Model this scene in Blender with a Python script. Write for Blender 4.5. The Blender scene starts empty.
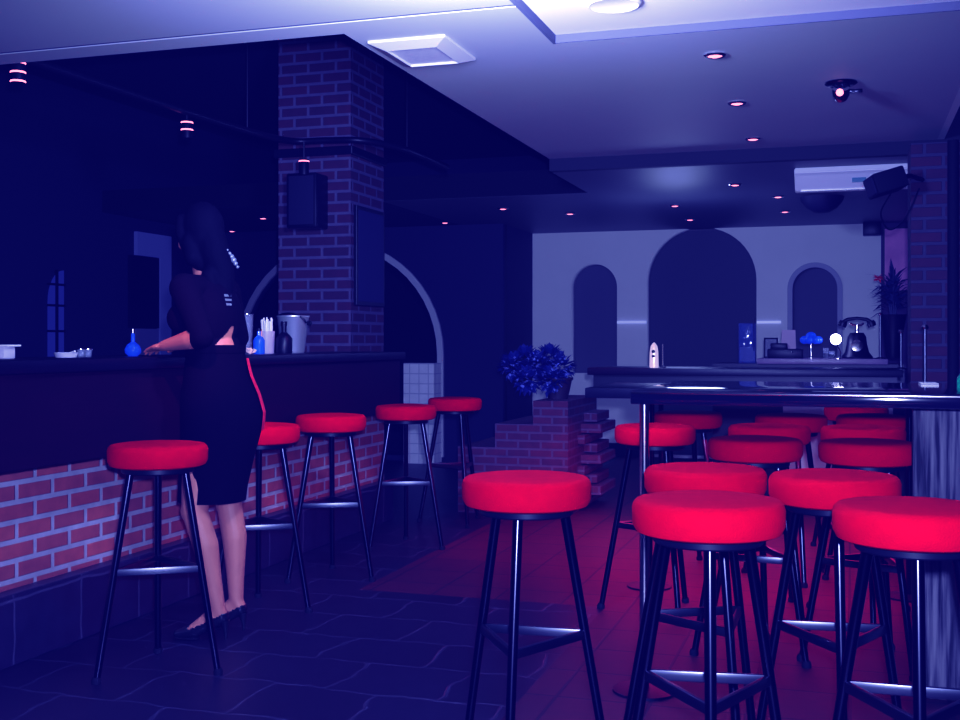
import bpy, bmesh, math, random
from mathutils import Vector, Matrix
random.seed(7)
PI = math.pi
S = bpy.context.scene
COL = S.collection

# ------------------------------------------------------------------ camera
FPX, CXP, HORIZ, CAMZ = 1150.0, 480.0, 342.0, 1.217
YAW = math.atan(370.0 / FPX)
FW = Vector((-math.sin(YAW), math.cos(YAW), 0)); RT = Vector((math.cos(YAW), math.sin(YAW), 0))
cam = bpy.data.cameras.new('camera'); camo = bpy.data.objects.new('camera', cam); COL.objects.link(camo)
cam.sensor_width = 36; cam.lens = 36 * FPX / 960.0
cam.shift_y = -(360 - HORIZ) / 960.0
camo.location = (0, 0, CAMZ); camo.rotation_euler = (PI / 2, 0, YAW)
cam.clip_start = .05; cam.clip_end = 60
S.camera = camo

def P(px, py, d):
    """room point seen at px,py at camera depth d"""
    p = FW * d + RT * ((px - CXP) / FPX * d)
    return Vector((p.x, p.y, CAMZ + (HORIZ - py) / FPX * d))
def on_z(px, py, z):
    return P(px, py, (z - CAMZ) * FPX / (HORIZ - py))
def on_y(px, py, y):
    k = FW.y + RT.y * (px - CXP) / FPX
    return P(px, py, y / k)
def on_x(px, py, x):
    k = FW.x + RT.x * (px - CXP) / FPX
    return P(px, py, x / k)

# ------------------------------------------------------------------ colour grade (cross-processed, navy blacks)
vs = S.view_settings
vs.view_transform = 'Standard'; vs.look = 'None'; vs.exposure = 0; vs.gamma = 1
vs.use_curve_mapping = True
cm = vs.curve_mapping
def setcurve(c, pts):
    while len(c.points) > 2: c.points.remove(c.points[1])
    c.points[0].location = pts[0]; c.points[1].location = pts[-1]
    for p in pts[1:-1]: c.points.new(*p)
setcurve(cm.curves[0], [(0, 0.0006), (.03, .015), (.1, .066), (.3, .25), (.75, .70), (1, 1)])
setcurve(cm.curves[1], [(0, 0.0004), (.03, .018), (.1, .084), (.3, .29), (.75, .72), (1, .95)])
setcurve(cm.curves[2], [(0, 0.066), (.03, .17), (.1, .335), (.3, .75), (.75, .94), (1, 1)])
cm.update()

# ------------------------------------------------------------------ materials
MATS = {}
def mat(name, col, rough=.6, metal=0, spec=.5, emit=None, es=0, noise=0, nscale=8, bump=0, bscale=60, stretch=None, alpha=None, trans=0, coat=0, sheen=0, contrast=False):
    if name in MATS: return MATS[name]
    m = bpy.data.materials.new(name); m.use_nodes = True; MATS[name] = m
    nt = m.node_tree; b = nt.nodes['Principled BSDF']
    b.inputs['Base Color'].default_value = (*col, 1); b.inputs['Roughness'].default_value = rough
    b.inputs['Metallic'].default_value = metal; b.inputs['Specular IOR Level'].default_value = spec
    b.inputs['Transmission Weight'].default_value = trans
    b.inputs['Coat Weight'].default_value = coat; b.inputs['Sheen Weight'].default_value = sheen
    if emit: b.inputs['Emission Color'].default_value = (*emit, 1); b.inputs['Emission Strength'].default_value = es
    if alpha is not None: b.inputs['Alpha'].default_value = alpha
    tc = nt.nodes.new('ShaderNodeTexCoord'); mp = nt.nodes.new('ShaderNodeMapping')
    nt.links.new(tc.outputs['Object'], mp.inputs[0])
    if stretch: mp.inputs['Scale'].default_value = stretch
    if noise:
        n = nt.nodes.new('ShaderNodeTexNoise'); n.inputs['Scale'].default_value = nscale; n.inputs['Detail'].default_value = 5
        nt.links.new(mp.outputs[0], n.inputs['Vector'])
        mx = nt.nodes.new('ShaderNodeMix'); mx.data_type = 'RGBA'
        mx.inputs[6].default_value = (*[c * (1 - noise) for c in col], 1); mx.inputs[7].default_value = (*[min(1, c * (1 + noise)) for c in col], 1)
        src = n.outputs[0]
        if contrast:
            mr = nt.nodes.new('ShaderNodeMapRange'); mr.inputs[1].default_value = .38; mr.inputs[2].default_value = .66
            nt.links.new(src, mr.inputs[0]); src = mr.outputs[0]
        nt.links.new(src, mx.inputs[0]); nt.links.new(mx.outputs[2], b.inputs['Base Color'])
    if bump:
        n2 = nt.nodes.new('ShaderNodeTexNoise'); n2.inputs['Scale'].default_value = bscale; n2.inputs['Detail'].default_value = 4
        nt.links.new(mp.outputs[0], n2.inputs['Vector'])
        bp = nt.nodes.new('ShaderNodeBump'); bp.inputs['Strength'].default_value = bump; bp.inputs['Distance'].default_value = .01
        nt.links.new(n2.outputs[0], bp.inputs['Height']); nt.links.new(bp.outputs[0], b.inputs['Normal'])
    return m

def brick_mat(name, c1, c2, mortar, bw=.21, bh=.075, mort=.012, rough=.8, offset=.5, warp=0, noise=.35, bump=.6):
    m = bpy.data.materials.new(name); m.use_nodes = True; nt = m.node_tree; b = nt.nodes['Principled BSDF']
    b.inputs['Roughness'].default_value = rough
    tc = nt.nodes.new('ShaderNodeTexCoord'); bt = nt.nodes.new('ShaderNodeTexBrick')
    src = tc.outputs['UV']
    if warp:
        nn = nt.nodes.new('ShaderNodeTexNoise'); nn.inputs['Scale'].default_value = 4
        nt.links.new(src, nn.inputs['Vector'])
        vm = nt.nodes.new('ShaderNodeVectorMath'); vm.operation = 'MULTIPLY_ADD'; vm.inputs[1].default_value = (warp, warp, 0)
        nt.links.new(nn.outputs['Color'], vm.inputs[0]); nt.links.new(src, vm.inputs[2]); src = vm.outputs[0]
    nt.links.new(src, bt.inputs['Vector'])
    bt.inputs['Scale'].default_value = 1; bt.inputs['Brick Width'].default_value = bw; bt.inputs['Row Height'].default_value = bh
    bt.inputs['Mortar Size'].default_value = mort; bt.inputs['Mortar Smooth'].default_value = .3; bt.offset = offset; bt.inputs['Bias'].default_value = 0
    bt.inputs['Color1'].default_value = (*c1, 1); bt.inputs['Color2'].default_value = (*c2, 1); bt.inputs['Mortar'].default_value = (*mortar, 1)
    n = nt.nodes.new('ShaderNodeTexNoise'); n.inputs['Scale'].default_value = 14; n.inputs['Detail'].default_value = 6
    nt.links.new(tc.outputs['UV'], n.inputs['Vector'])
    mr = nt.nodes.new('ShaderNodeMapRange'); mr.inputs[3].default_value = 1 - noise; mr.inputs[4].default_value = 1 + noise
    nt.links.new(n.outputs[0], mr.inputs[0])
    mx = nt.nodes.new('ShaderNodeVectorMath'); mx.operation = 'SCALE'
    nt.links.new(bt.outputs['Color'], mx.inputs[0]); nt.links.new(mr.outputs[0], mx.inputs['Scale'])
    nt.links.new(mx.outputs[0], b.inputs['Base Color'])
    bp = nt.nodes.new('ShaderNodeBump'); bp.inputs['Strength'].default_value = bump; bp.inputs['Distance'].default_value = .008; bp.invert = True
    nt.links.new(bt.outputs['Fac'], bp.inputs['Height']); nt.links.new(bp.outputs[0], b.inputs['Normal'])
    MATS[name] = m
    return m

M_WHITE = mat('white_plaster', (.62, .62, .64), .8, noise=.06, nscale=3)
M_CEIL = mat('painted_ceiling', (.44, .45, .48), .6, noise=.05, nscale=2, spec=.4)
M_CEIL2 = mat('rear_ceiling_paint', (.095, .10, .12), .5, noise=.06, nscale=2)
M_RECESS = mat('recess_white', (.9, .88, .9), .7)
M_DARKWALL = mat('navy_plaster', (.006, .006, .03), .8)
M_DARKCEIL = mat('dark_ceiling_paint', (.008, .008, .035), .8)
M_BLACK = mat('black_lacquer', (.004, .004, .007), .4, spec=.25)
M_BLACKMATT = mat('black_matt', (.004, .004, .007), .8, spec=.2)
M_GLOSS = mat('black_gloss_top', (.006, .006, .014), .08, coat=.6)
M_GLOSS2 = mat('black_satin_top', (.004, .004, .008), .4, spec=.25)
M_CHROME = mat('chrome', (.75, .75, .8), .16, 1)
M_LEG = mat('dark_polished_steel', (.03, .03, .04), .2, 1)
M_STEELBAR = mat('brushed_steel', (.10, .105, .135), .32, 1)
M_RED = mat('red_upholstery', (.62, .0006, .003), .85, spec=.08, bump=.25, bscale=220, noise=.12, nscale=30)
M_FASCIA = mat('dark_wood_fascia', (.012, .002, .004), .55, spec=.15, noise=.4, nscale=5, stretch=(1, 1, 6))
M_WOOD = mat('weathered_grey_wood', (.075, .07, .08), .8, noise=.97, nscale=9, stretch=(7, 7, .35), contrast=True, bump=.3, bscale=9)
M_SKIN = mat('skin', (.44, .16, .10), .55, noise=.06, nscale=20)
M_CLOTH = mat('black_cloth', (.003, .0015, .003), .95, spec=.05)
M_HAIR = mat('black_hair', (.002, .0015, .003), .8, spec=.06)
M_SHOE = mat('black_patent_leather', (.008, .008, .01), .12)
M_BULB = mat('red_lit_lens', (.8, .1, .05), .4, emit=(1, .22, .16), es=3.2)
M_LAMP = mat('lit_white_globe', (1, 1, 1), .4, emit=(1, .9, 1), es=9)
M_BLUEGL = mat('blue_glass_glow', (.02, .10, .75), .08, emit=(.02, .12, .8), es=.12)  # glass is no lamp; a faint blue glow is put into its colour
M_CLEAR = mat('clear_glass', (.5, .55, .7), .05, alpha=.14)
M_PANEL = mat('blue_tinted_glass', (.06, .10, .35), .05, alpha=.55)
M_STEEL = mat('bucket_steel', (.62, .68, .8), .42, .75)
M_LEAF = mat('dark_leaf', (.012, .02, .06), .6)
M_BUSH = mat('bush_leaf', (.008, .02, .16), .6)
M_FLOWER = mat('blue_flower', (.16, .2, .6), .6)
M_REDFL = mat('red_flower', (.7, .02, .02), .6)
M_PINK = mat('pink_poster', (.60, .24, .42), .7, noise=.5, nscale=4)
M_CARD = mat('white_card', (.75, .73, .75), .6)
M_PCARD = mat('pale_pink_card', (.40, .28, .36), .6)
M_GREEN = mat('green_glass', (.01, .25, .12), .1)
M_ORANGE = mat('orange_straw', (.8, .3, .15), .5)
M_TERR = mat('terracotta_pot', (.03, .015, .02), .6)
M_ACBODY = mat('air_conditioner_plastic', (.8, .8, .85), .35)
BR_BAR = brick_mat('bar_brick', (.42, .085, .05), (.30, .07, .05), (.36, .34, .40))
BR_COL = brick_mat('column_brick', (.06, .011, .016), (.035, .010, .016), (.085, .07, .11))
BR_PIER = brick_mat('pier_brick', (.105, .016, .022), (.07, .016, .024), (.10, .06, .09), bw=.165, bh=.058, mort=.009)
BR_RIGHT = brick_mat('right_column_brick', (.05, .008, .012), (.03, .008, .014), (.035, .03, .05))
FL_STONE = brick_mat('dark_slate_floor', (.006, .004, .010), (.010, .007, .016), (.035, .035, .055), bw=.42, bh=.34, mort=.007, rough=.45, warp=.12, noise=.6, bump=.5)
FL_TERR = brick_mat('terracotta_floor', (.060, .004, .006), (.045, .003, .006), (.010, .002, .006), bw=.32, bh=.32, mort=.007, rough=.6, offset=0, noise=.4, bump=.4)
PL_STONE = brick_mat('plinth_slate', (.010, .010, .022), (.016, .016, .03), (.055, .055, .08), bw=.40, bh=.27, mort=.006, rough=.35, offset=0, warp=.05, noise=.5, bump=.4)

# ------------------------------------------------------------------ mesh helpers
class MB:
    def __init__(s): s.bm = bmesh.new()
    def box(s, lo, hi, bev=0, M=None):
        lo = Vector(lo); hi = Vector(hi)
        r = bmesh.ops.create_cube(s.bm, size=1)
        vs_ = r['verts']
        for v in vs_:
            v.co = Vector((lo[i] + (v.co[i] + .5) * (hi[i] - lo[i]) for i in range(3)))
        es = list({e for v in vs_ for e in v.link_edges})
        if bev:
            rb = bmesh.ops.bevel(s.bm, geom=es, offset=bev, segments=2, affect='EDGES', profile=.5)
            vs_ = list({v for f in rb['faces'] for v in f.verts} | {v for v in vs_ if v.is_valid})
        if M:
            for v in vs_: v.co = M @ v.co
        return s
    def tube(s, pts, r, n=10, caps=True, closed=False):
        pts = [Vector(p) for p in pts]; rs = r if isinstance(r, (list, tuple)) else [r] * len(pts)
        rings = []
        L = len(pts); up = None
        for i, p in enumerate(pts):
            if closed: t = (pts[(i + 1) % L] - pts[i - 1])
            else: t = (pts[min(i + 1, L - 1)] - pts[max(i - 1, 0)])
            t.normalize()
            if up is None:
                up = Vector((0, 0, 1)) if abs(t.z) < .9 else Vector((1, 0, 0))
            a = t.cross(up).normalized(); up = a.cross(t).normalized()
            rings.append([s.bm.verts.new(p + a * math.cos(2 * PI * k / n) * rs[i] + up * math.sin(2 * PI * k / n) * rs[i]) for k in range(n)])
        for i in range(L if closed else L - 1):
            A = rings[i]; B = rings[(i + 1) % L]
            for k in range(n): s.bm.faces.new((A[k], A[(k + 1) % n], B[(k + 1) % n], B[k]))
        if caps and not closed:
            s.bm.faces.new(rings[0][::-1]); s.bm.faces.new(rings[-1])
        return s
    def lathe(s, prof, n=32, c=(0, 0, 0), sx=1, sy=1, rot=None):
        c = Vector(c); rings = []
        for r, z in prof:
            if r < 1e-5: rings.append([s.bm.verts.new(c + (rot @ Vector((0, 0, z)) if rot else Vector((0, 0, z))))])
            else:
                ring = []
                for k in range(n):
                    v = Vector((r * sx * math.cos(2 * PI * k / n), r * sy * math.sin(2 * PI * k / n), z))
                    ring.append(s.bm.verts.new(c + (rot @ v if rot else v)))
                rings.append(ring)
        for A, B in zip(rings, rings[1:]):
            for k in range(n):
                a0 = A[k % len(A)]; a1 = A[(k + 1) % len(A)]; b0 = B[k % len(B)]; b1 = B[(k + 1) % len(B)]
                fs = []
                for v in (a0, a1, b1, b0):
                    if v not in fs: fs.append(v)
                if len(fs) > 2: s.bm.faces.new(fs)
        if len(rings[0]) > 1: s.bm.faces.new(rings[0][::-1])
        if len(rings[-1]) > 1: s.bm.faces.new(rings[-1])
        return s
    def sphere(s, c, r, seg=14, sc=(1, 1, 1), M=None):
        ret = bmesh.ops.create_uvsphere(s.bm, u_segments=seg, v_segments=max(6, seg // 2 + 2), radius=1)
        for v in ret['verts']:
            q = Vector((v.co[i] * r * sc[i] for i in range(3)))
            v.co = Vector(c) + (M @ q if M else q)
        return s
    def quad(s, *p):
        s.bm.faces.new([s.bm.verts.new(Vector(q)) for q in p]); return s
    def build(s, name, m, parent=None, smooth=True, off=None):
        bm = s.bm
        bmesh.ops.recalc_face_normals(bm, faces=bm.faces[:])
        uv = bm.loops.layers.uv.new('UVMap')
        off = Vector(off) if off is not None else (parent.location if parent else Vector())
        for f in bm.faces:
            nrm = f.normal; ax = max(range(3), key=lambda i: abs(nrm[i]))
            for l in f.loops:
                c = l.vert.co
                l[uv].uv = (c.y, c.z) if ax == 0 else ((c.x, c.z) if ax == 1 else (c.x, c.y))
        me = bpy.data.meshes.new(name)
        for v in bm.verts: v.co -= ABS_OFF
        bm.to_mesh(me); bm.free()
        if smooth:
            me.shade_smooth(); me.set_sharp_from_angle(angle=math.radians(38))
        o = bpy.data.objects.new(name, me); COL.objects.link(o)
        me.materials.append(m)
        if parent: o.parent = parent
        return o
ABS_OFF = Vector((0, 0, 0))

class local:
    """inside this block mesh coordinates are room coordinates, stored relative to root"""
    def __init__(s, root): s.r = root
    def __enter__(s):
        global ABS_OFF; s.old = ABS_OFF; ABS_OFF = Vector(s.r.location)
    def __exit__(s, *a):
        global ABS_OFF; ABS_OFF = s.old

def tag(o, label, cat, group=None):
    o['label'] = label; o['category'] = cat
    if group: o['group'] = group
    return o
def thing(name, label, cat, loc=(0, 0, 0), rz=0, group=None):
    o = bpy.data.objects.new(name, None); COL.objects.link(o); o.location = loc; o.rotation_euler.z = rz
    o.empty_display_size = .1
    return tag(o, label, cat, group)
def struct(o): o['kind'] = 'structure'; return o
def dup(root, loc, rz, label):
    r = root.copy(); COL.objects.link(r); r.location = loc; r.rotation_euler.z = rz; r['label'] = label
    for ch in list(root.children):
        c = ch.copy(); COL.objects.link(c); c.parent = r
        for g in list(ch.children):
            d = g.copy(); COL.objects.link(d); d.parent = c
    return r
def sbox(name, lo, hi, m, bev=0):
    return struct(MB().box(lo, hi, bev).build(name, m, smooth=False))

def wall_with_holes(name, m, y, x0, x1, z0, z1, holes, thick):
    """vertical wall in the XZ plane at y (front face), with arch-shaped openings cut through"""
    cu = bpy.data.curves.new(name, 'CURVE'); cu.dimensions = '2D'; cu.fill_mode = 'BOTH'; cu.extrude = thick / 2
    def spl(pts):
        s = cu.splines.new('POLY'); s.points.add(len(pts) - 1)
        for p, q in zip(s.points, pts): p.co = (q[0], q[1], 0, 1)
        s.use_cyclic_u = True
    spl([(x0, z0), (x1, z0), (x1, z1), (x0, z1)])
    for h in holes: spl(h)
    tmp = bpy.data.objects.new(name + 'tmp', cu); COL.objects.link(tmp)
    me = bpy.data.meshes.new_from_object(tmp)
    bpy.data.objects.remove(tmp)
    for v in me.vertices: v.co = (v.co.x, y + thick / 2 + v.co.z, v.co.y)
    bm = bmesh.new(); bm.from_mesh(me); bmesh.ops.remove_doubles(bm, verts=bm.verts, dist=1e-4)
    mb = MB(); mb.bm.free(); mb.bm = bm
    o = mb.build(name, m, smooth=False)
    return struct(o)
def arch(x0, x1, z0, ztop, n=24, rise=None):
    r = (x1 - x0) / 2; cx = (x0 + x1) / 2; rise = rise or r; zs = ztop - rise
    return [(x0, z0), (x1, z0)] + [(cx + r * math.cos(PI * k / n), zs + rise * math.sin(PI * k / n)) for k in range(n + 1)]
def arch_trim(name, m, y, x0, x1, z0, ztop, w, depth, rise=None):
    """raised band around an arch: outer minus inner outline"""
    inn = arch(x0, x1, z0, ztop, rise=rise); r = (x1 - x0) / 2
    out = arch(x0 - w, x1 + w, z0, ztop + w, rise=(rise or r) + w)
    I = [inn[0]] + inn[2:][::-1] + [inn[1]]; O = [out[0]] + out[2:][::-1] + [out[1]]
    mb = MB(); bm = mb.bm
    rows = []
    for yy in (y, y - depth):
        rows.append(([bm.verts.new((a, yy, b)) for a, b in I], [bm.verts.new((a, yy, b)) for a, b in O]))
    (i0, o0), (i1, o1) = rows
    for k in range(len(I) - 1):
        bm.faces.new((i1[k], i1[k + 1], o1[k + 1], o1[k])); bm.faces.new((i0[k], o0[k], o0[k + 1], i0[k + 1]))
        bm.faces.new((o1[k], o1[k + 1], o0[k + 1], o0[k])); bm.faces.new((i1[k], i0[k], i0[k + 1], i1[k + 1]))
    for k in (0, len(I) - 1): bm.faces.new((i0[k], i1[k], o1[k], o0[k]))
    return mb.build(name, m, smooth=False)

# ================================================================== SETTING
ZC, ZR, ZH = 2.484, 2.40, 3.45          # main slab, rear ceiling, raised bar ceiling
XE = -1.98                              # edge of the slab over the bar
YB = 12.13                              # white back wall
sbox('floor', (-7, -2.2, -.1), (-1.07, 5.2, 0), FL_STONE)
sbox('floor', (-7, 5.2, -.1), (-2.3, 13.5, 0), FL_STONE)
sbox('floor', (-1.07, -2.2, -.1), (2.6, 5.2, 0), FL_TERR)
sbox('floor', (-2.3, 5.2, -.1), (2.6, 13.5, 0), FL_TERR)  # tile widened to the left, added there to carry the red glow
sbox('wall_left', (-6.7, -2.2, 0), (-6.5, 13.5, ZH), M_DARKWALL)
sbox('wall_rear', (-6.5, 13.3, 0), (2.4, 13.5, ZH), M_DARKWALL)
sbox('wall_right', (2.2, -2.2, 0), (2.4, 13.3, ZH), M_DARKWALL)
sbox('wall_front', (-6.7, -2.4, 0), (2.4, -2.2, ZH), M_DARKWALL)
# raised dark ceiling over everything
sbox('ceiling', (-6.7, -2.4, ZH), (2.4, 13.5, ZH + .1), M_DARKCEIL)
# main slab: near part full width (with recess), strip beyond the shadow gap, far part
TH = .25; RX, RY = -1.2, 4.75; RZ = ZC + .035
def slab(boxes, name, m):
    mb = MB()
    for lo, hi in boxes: mb.box(lo, hi)
    return struct(mb.build(name, m, smooth=False))
slab([((-6.5, -2.2, ZC), (RX, 4.15, ZC + TH)), ], 'ceiling', M_CEIL)
slab([((-6.5, 4.18, ZC), (RX, 4.33, ZC + TH)), ((XE, 4.33, ZC), (RX, 7.72, ZC + TH)), ((RX, RY, ZC), (.52, 7.72, ZC + TH))], 'ceiling', M_CEIL)
slab([((RX, -2.2, RZ), (2.2, RY, ZC + TH))], 'ceiling', M_RECESS)
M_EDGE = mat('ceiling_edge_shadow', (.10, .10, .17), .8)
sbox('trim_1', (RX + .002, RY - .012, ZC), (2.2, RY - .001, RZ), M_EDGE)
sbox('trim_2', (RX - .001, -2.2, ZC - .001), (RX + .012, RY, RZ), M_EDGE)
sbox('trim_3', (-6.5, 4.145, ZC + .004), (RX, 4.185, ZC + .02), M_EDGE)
# dark drop face at the far side of the slab, rear ceiling
sbox('trim_4', (XE, 7.72, ZR), (.9, 7.80, ZC + TH), mat('drop_paint', (.007, .007, .012), .8))
sbox('trim_5', (.52, 4.84, ZC), (.56, 7.72, ZC + .02), M_WHITE)
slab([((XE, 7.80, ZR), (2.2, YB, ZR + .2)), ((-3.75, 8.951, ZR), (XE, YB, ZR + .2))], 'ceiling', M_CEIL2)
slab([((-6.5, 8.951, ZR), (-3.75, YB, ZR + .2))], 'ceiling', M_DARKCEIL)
sbox('trim_10', (-6.5, 8.94, ZR + .001), (XE, 8.95, ZR + .2), M_BLACKMATT)
# bar rear wall with big white-trimmed arch, return wall, white back wall
XA0, XA1 = -6.245, -3.957
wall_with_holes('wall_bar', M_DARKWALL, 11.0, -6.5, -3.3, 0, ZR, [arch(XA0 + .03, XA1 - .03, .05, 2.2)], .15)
struct(arch_trim('trim_6', mat('arch_trim_paint', (.42, .42, .46), .7), 11.0, XA0 + .03, XA1 - .03, .05, 2.2, .065, .03))
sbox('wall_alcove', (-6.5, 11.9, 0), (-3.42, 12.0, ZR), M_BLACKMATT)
sbox('wall_return', (-3.42, 11.15, 0), (-3.3, YB, ZR), M_DARKWALL)
def wx(px): return on_y(px, 300, YB).x
def wz(px, py): return on_y(px, py, YB).z
AL = (wx(571), wx(617), .88, wz(594, 264)); AB = (wx(647), wx(756.5), .02, wz(702, 227)); AR = (wx(790), wx(840), .95, wz(815, 265))
XW1 = wx(881)
wall_with_holes('wall_back', M_WHITE, YB, -3.42, XW1, 0, ZR, [arch(*AL), arch(*AB), arch(*AR)], .25)
sbox('wall_back', (XW1, YB - .03, 0), (2.2, YB + .2, ZR), mat('plum_wall_paint', (.05, .03, .07), .8))
M_DOOR = mat('dark_door_paint', (.035, .036, .05), .7); M_NICHE = mat('niche_dark', (.065, .065, .09), .7)
for nm, A, m in (('window_3', AL, M_NICHE), ('door_1', AB, M_DOOR), ('window_1', AR, M_NICHE)):
    sbox(nm, (A[0] - .05, YB + .16, max(0, A[2] - .05)), (A[1] + .05, YB + .2, A[3] + .05), m)
struct(arch_trim('trim_7', mat('window_trim_paint', (.22, .22, .30), .5), YB, AR[0] + .025, AR[1] - .025, AR[2], AR[3] - .025, .05, .03))
# dado rail: two short pieces beside the big arch
MR = mat('rail_highlight_glow', (.9, .9, .95), .4, emit=(.9, .95, 1), es=.16)  # rail is no lamp; its emission imitates a reflected highlight
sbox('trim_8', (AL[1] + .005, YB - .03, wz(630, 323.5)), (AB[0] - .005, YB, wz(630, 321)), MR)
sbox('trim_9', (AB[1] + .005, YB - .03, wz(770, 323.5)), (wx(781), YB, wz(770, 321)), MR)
sbox('baseboard_back', (-3.3, YB - .015, 0), (AB[0] - .01, YB, .14), M_BLACK)
sbox('baseboard_back', (AB[1] + .01, YB - .015, 0), (XW1, YB, .14), M_BLACK)
# left wall: narrow arched window with glazing bars, white frame of a doorway
M_PALE = mat('pale_pane_glow', (.30, .31, .45), .6, emit=(.1, .12, .3), es=.10)  # pane colour lifted by a faint glow of its own
y0 = on_x(46, 300, -6.5).y; y1 = on_x(62.5, 300, -6.5).y
mb = MB(); bm = mb.bm; zt = CAMZ + (HORIZ - 270) / FPX * 9.9
prof = [(y0, 1.0), (y1, 1.0), (y1, zt)] + [(y1 - (y1 - y0) * math.sin(k * PI / 16), zt - (1 - math.cos(k * PI / 16)) * .28) for k in range(1, 9)]
f = bm.faces.new([bm.verts.new((-6.485, a, b)) for a, b in prof])
bmesh.ops.solidify(bm, geom=[f], thickness=.012)
win = struct(mb.build('window_2', M_PALE, smooth=False))
mb = MB()
for zz in (1.30, 1.52, 1.70): mb.box((-6.49, y0, zz), (-6.465, y1, zz + .02))
mb.box((-6.49, y0 + .1, 1.0), (-6.465, y0 + .118, zt))
mb.build('glazing_bars', M_BLACK, win, smooth=False)
ya, yb = on_x(134, 300, -6.5).y, on_x(168, 300, -6.5).y
yj = on_x(157, 300, -6.5).y; z1_ = on_x(150, 234, -6.5).z; z0_ = on_x(150, 257, -6.5).z
mb = MB(); mb.box((-6.5, ya, z0_), (-6.46, yb, z1_)); mb.box((-6.5, yj, .0), (-6.46, yb, z0_))
fr = struct(mb.build('door_3', mat('door_frame_glow', (.16, .17, .28), .6, emit=(.1, .12, .3), es=.06), smooth=False))  # faint glow put into the frame colour, no lamp here
MB().box((-6.5, ya - .1, 1.35), (-6.47, yj - .005, z0_ - .005)).build('door_leaf', M_BLACK, fr, smooth=False)
MB().box((-6.5, ya - .02, 0), (-6.475, yj - .005, 1.345)).build('door_panel', mat('pale_door_panel', (.12, .12, .22), .6), fr, smooth=False)
# white tiled dwarf wall under the arch jamb
xd0, xd1 = on_y(409, 380, 10.9).x, on_y(439, 380, 10.9).x
tile = brick_mat('pale_tile', (.75, .75, .8), (.7, .7, .75), (.5, .5, .6), bw=.1, bh=.1, mort=.006, offset=0, noise=.1)
o = MB().box((xd0, 10.75, 0), (xd1, 10.98, on_y(424, 363, 10.9).z)).build('tiled_dwarf_wall', tile, smooth=False)
tag(o, 'short pale tiled wall block below the right end of the white arch band', 'low wall')

# ================================================================== COLUMNS
def cable_tube(name, pts, r, m, label, cat):
    return tag(MB().tube(pts, r, 8).build(name, m), label, cat)
col = thing('brick_column', 'square red brick column standing behind the left bar, from counter to ceiling', 'column', (-3.525, 7.5, 0))
with local(col):
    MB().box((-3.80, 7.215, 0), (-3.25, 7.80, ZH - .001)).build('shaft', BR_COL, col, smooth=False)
    MB().box((-3.83, 7.195, 2.50), (-3.23, 7.82, 2.56), .008).build('ledge', M_BLACK, col, smooth=False)
# speaker on the front face
def speaker(name, label, c, w, d, h, M=None, ax=1):
    t = thing(name, label, 'speaker', c)
    mb = MB(); mb.box((-w / 2, -d / 2, -h / 2), (w / 2, d / 2, h / 2), .012, M); mb.build('cabinet', M_BLACK, t)
    mb = MB(); mb.box((-w / 2 + .02, -d / 2 - .006, -h / 2 + .02), (w / 2 - .02, -d / 2 + .003, h / 2 - .02), .003, M); mb.build('grille', mat('speaker_cloth', (.005, .005, .016), .9), t)
    return t
p = on_y(306.5, 201.5, 7.10)
speaker('wall_speaker', 'black box speaker fixed to the front of the left brick column', (p.x, 7.115, p.z), .225, .19, .37)
pa = on_x(352, 217, -3.25); pb = on_x(382, 307, -3.25)
t = thing('wall_board', 'dark board hung on the right side of the left brick column', 'board', (-3.25, 7.5, 2.0))
with local(t):
    MB().box((-3.248, 7.26, 1.47), (-3.225, 7.76, 2.16), .004).build('frame', M_BLACK, t, smooth=False)
    MB().box((-3.226, 7.29, 1.50), (-3.222, 7.73, 2.13)).build('face', mat('board_face', (.006, .008, .05), .7), t, smooth=False)
# right column: two brick shafts with a dark pipe in front of the gap
t = thing('brick_column', 'dark red brick column at the right edge of the room, beside the speaker', 'column', (.5, 7.5, 0))
with local(t):
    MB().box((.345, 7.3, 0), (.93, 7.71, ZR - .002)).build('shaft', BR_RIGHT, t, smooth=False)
tag(MB().tube([(.575, 7.255, 0), (.575, 7.255, ZR - .003)], .032, 12).build('downpipe', M_BLACKMATT), 'dark vertical pipe running up the face of the right brick column', 'pipe')
MBs = MB()

# ================================================================== LEFT BAR
t = thing('bar_counter', 'long dark-topped bar counter with brick base along the left side', 'bar counter', (-3.0, 4.0, 0))
Y0, Y1 = .5, 6.9
with local(t):
    MB().box((-3.24, Y0, 1.105), (-2.72, Y1, 1.155), .01).build('countertop', mat('counter_top', (.004, .003, .007), .4, spec=.2), t)
    MB().box((-3.22, Y0, .77), (-2.75, Y1 - .03, 1.105), .004).build('fascia', M_FASCIA, t, smooth=False)
    MB().box((-3.22, Y0, .27), (-3.06, 7.35, .77)).build('brick_base', BR_BAR, t, smooth=False)
    MB().box((-3.22, Y0, 0), (-2.99, 7.35, .27), .006).build('plinth', PL_STONE, t, smooth=False)
    MB().box((-3.22, Y1 - .03, .77), (-3.06, 7.35, 1.14)).build('end_panel', M_FASCIA, t, smooth=False)

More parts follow.
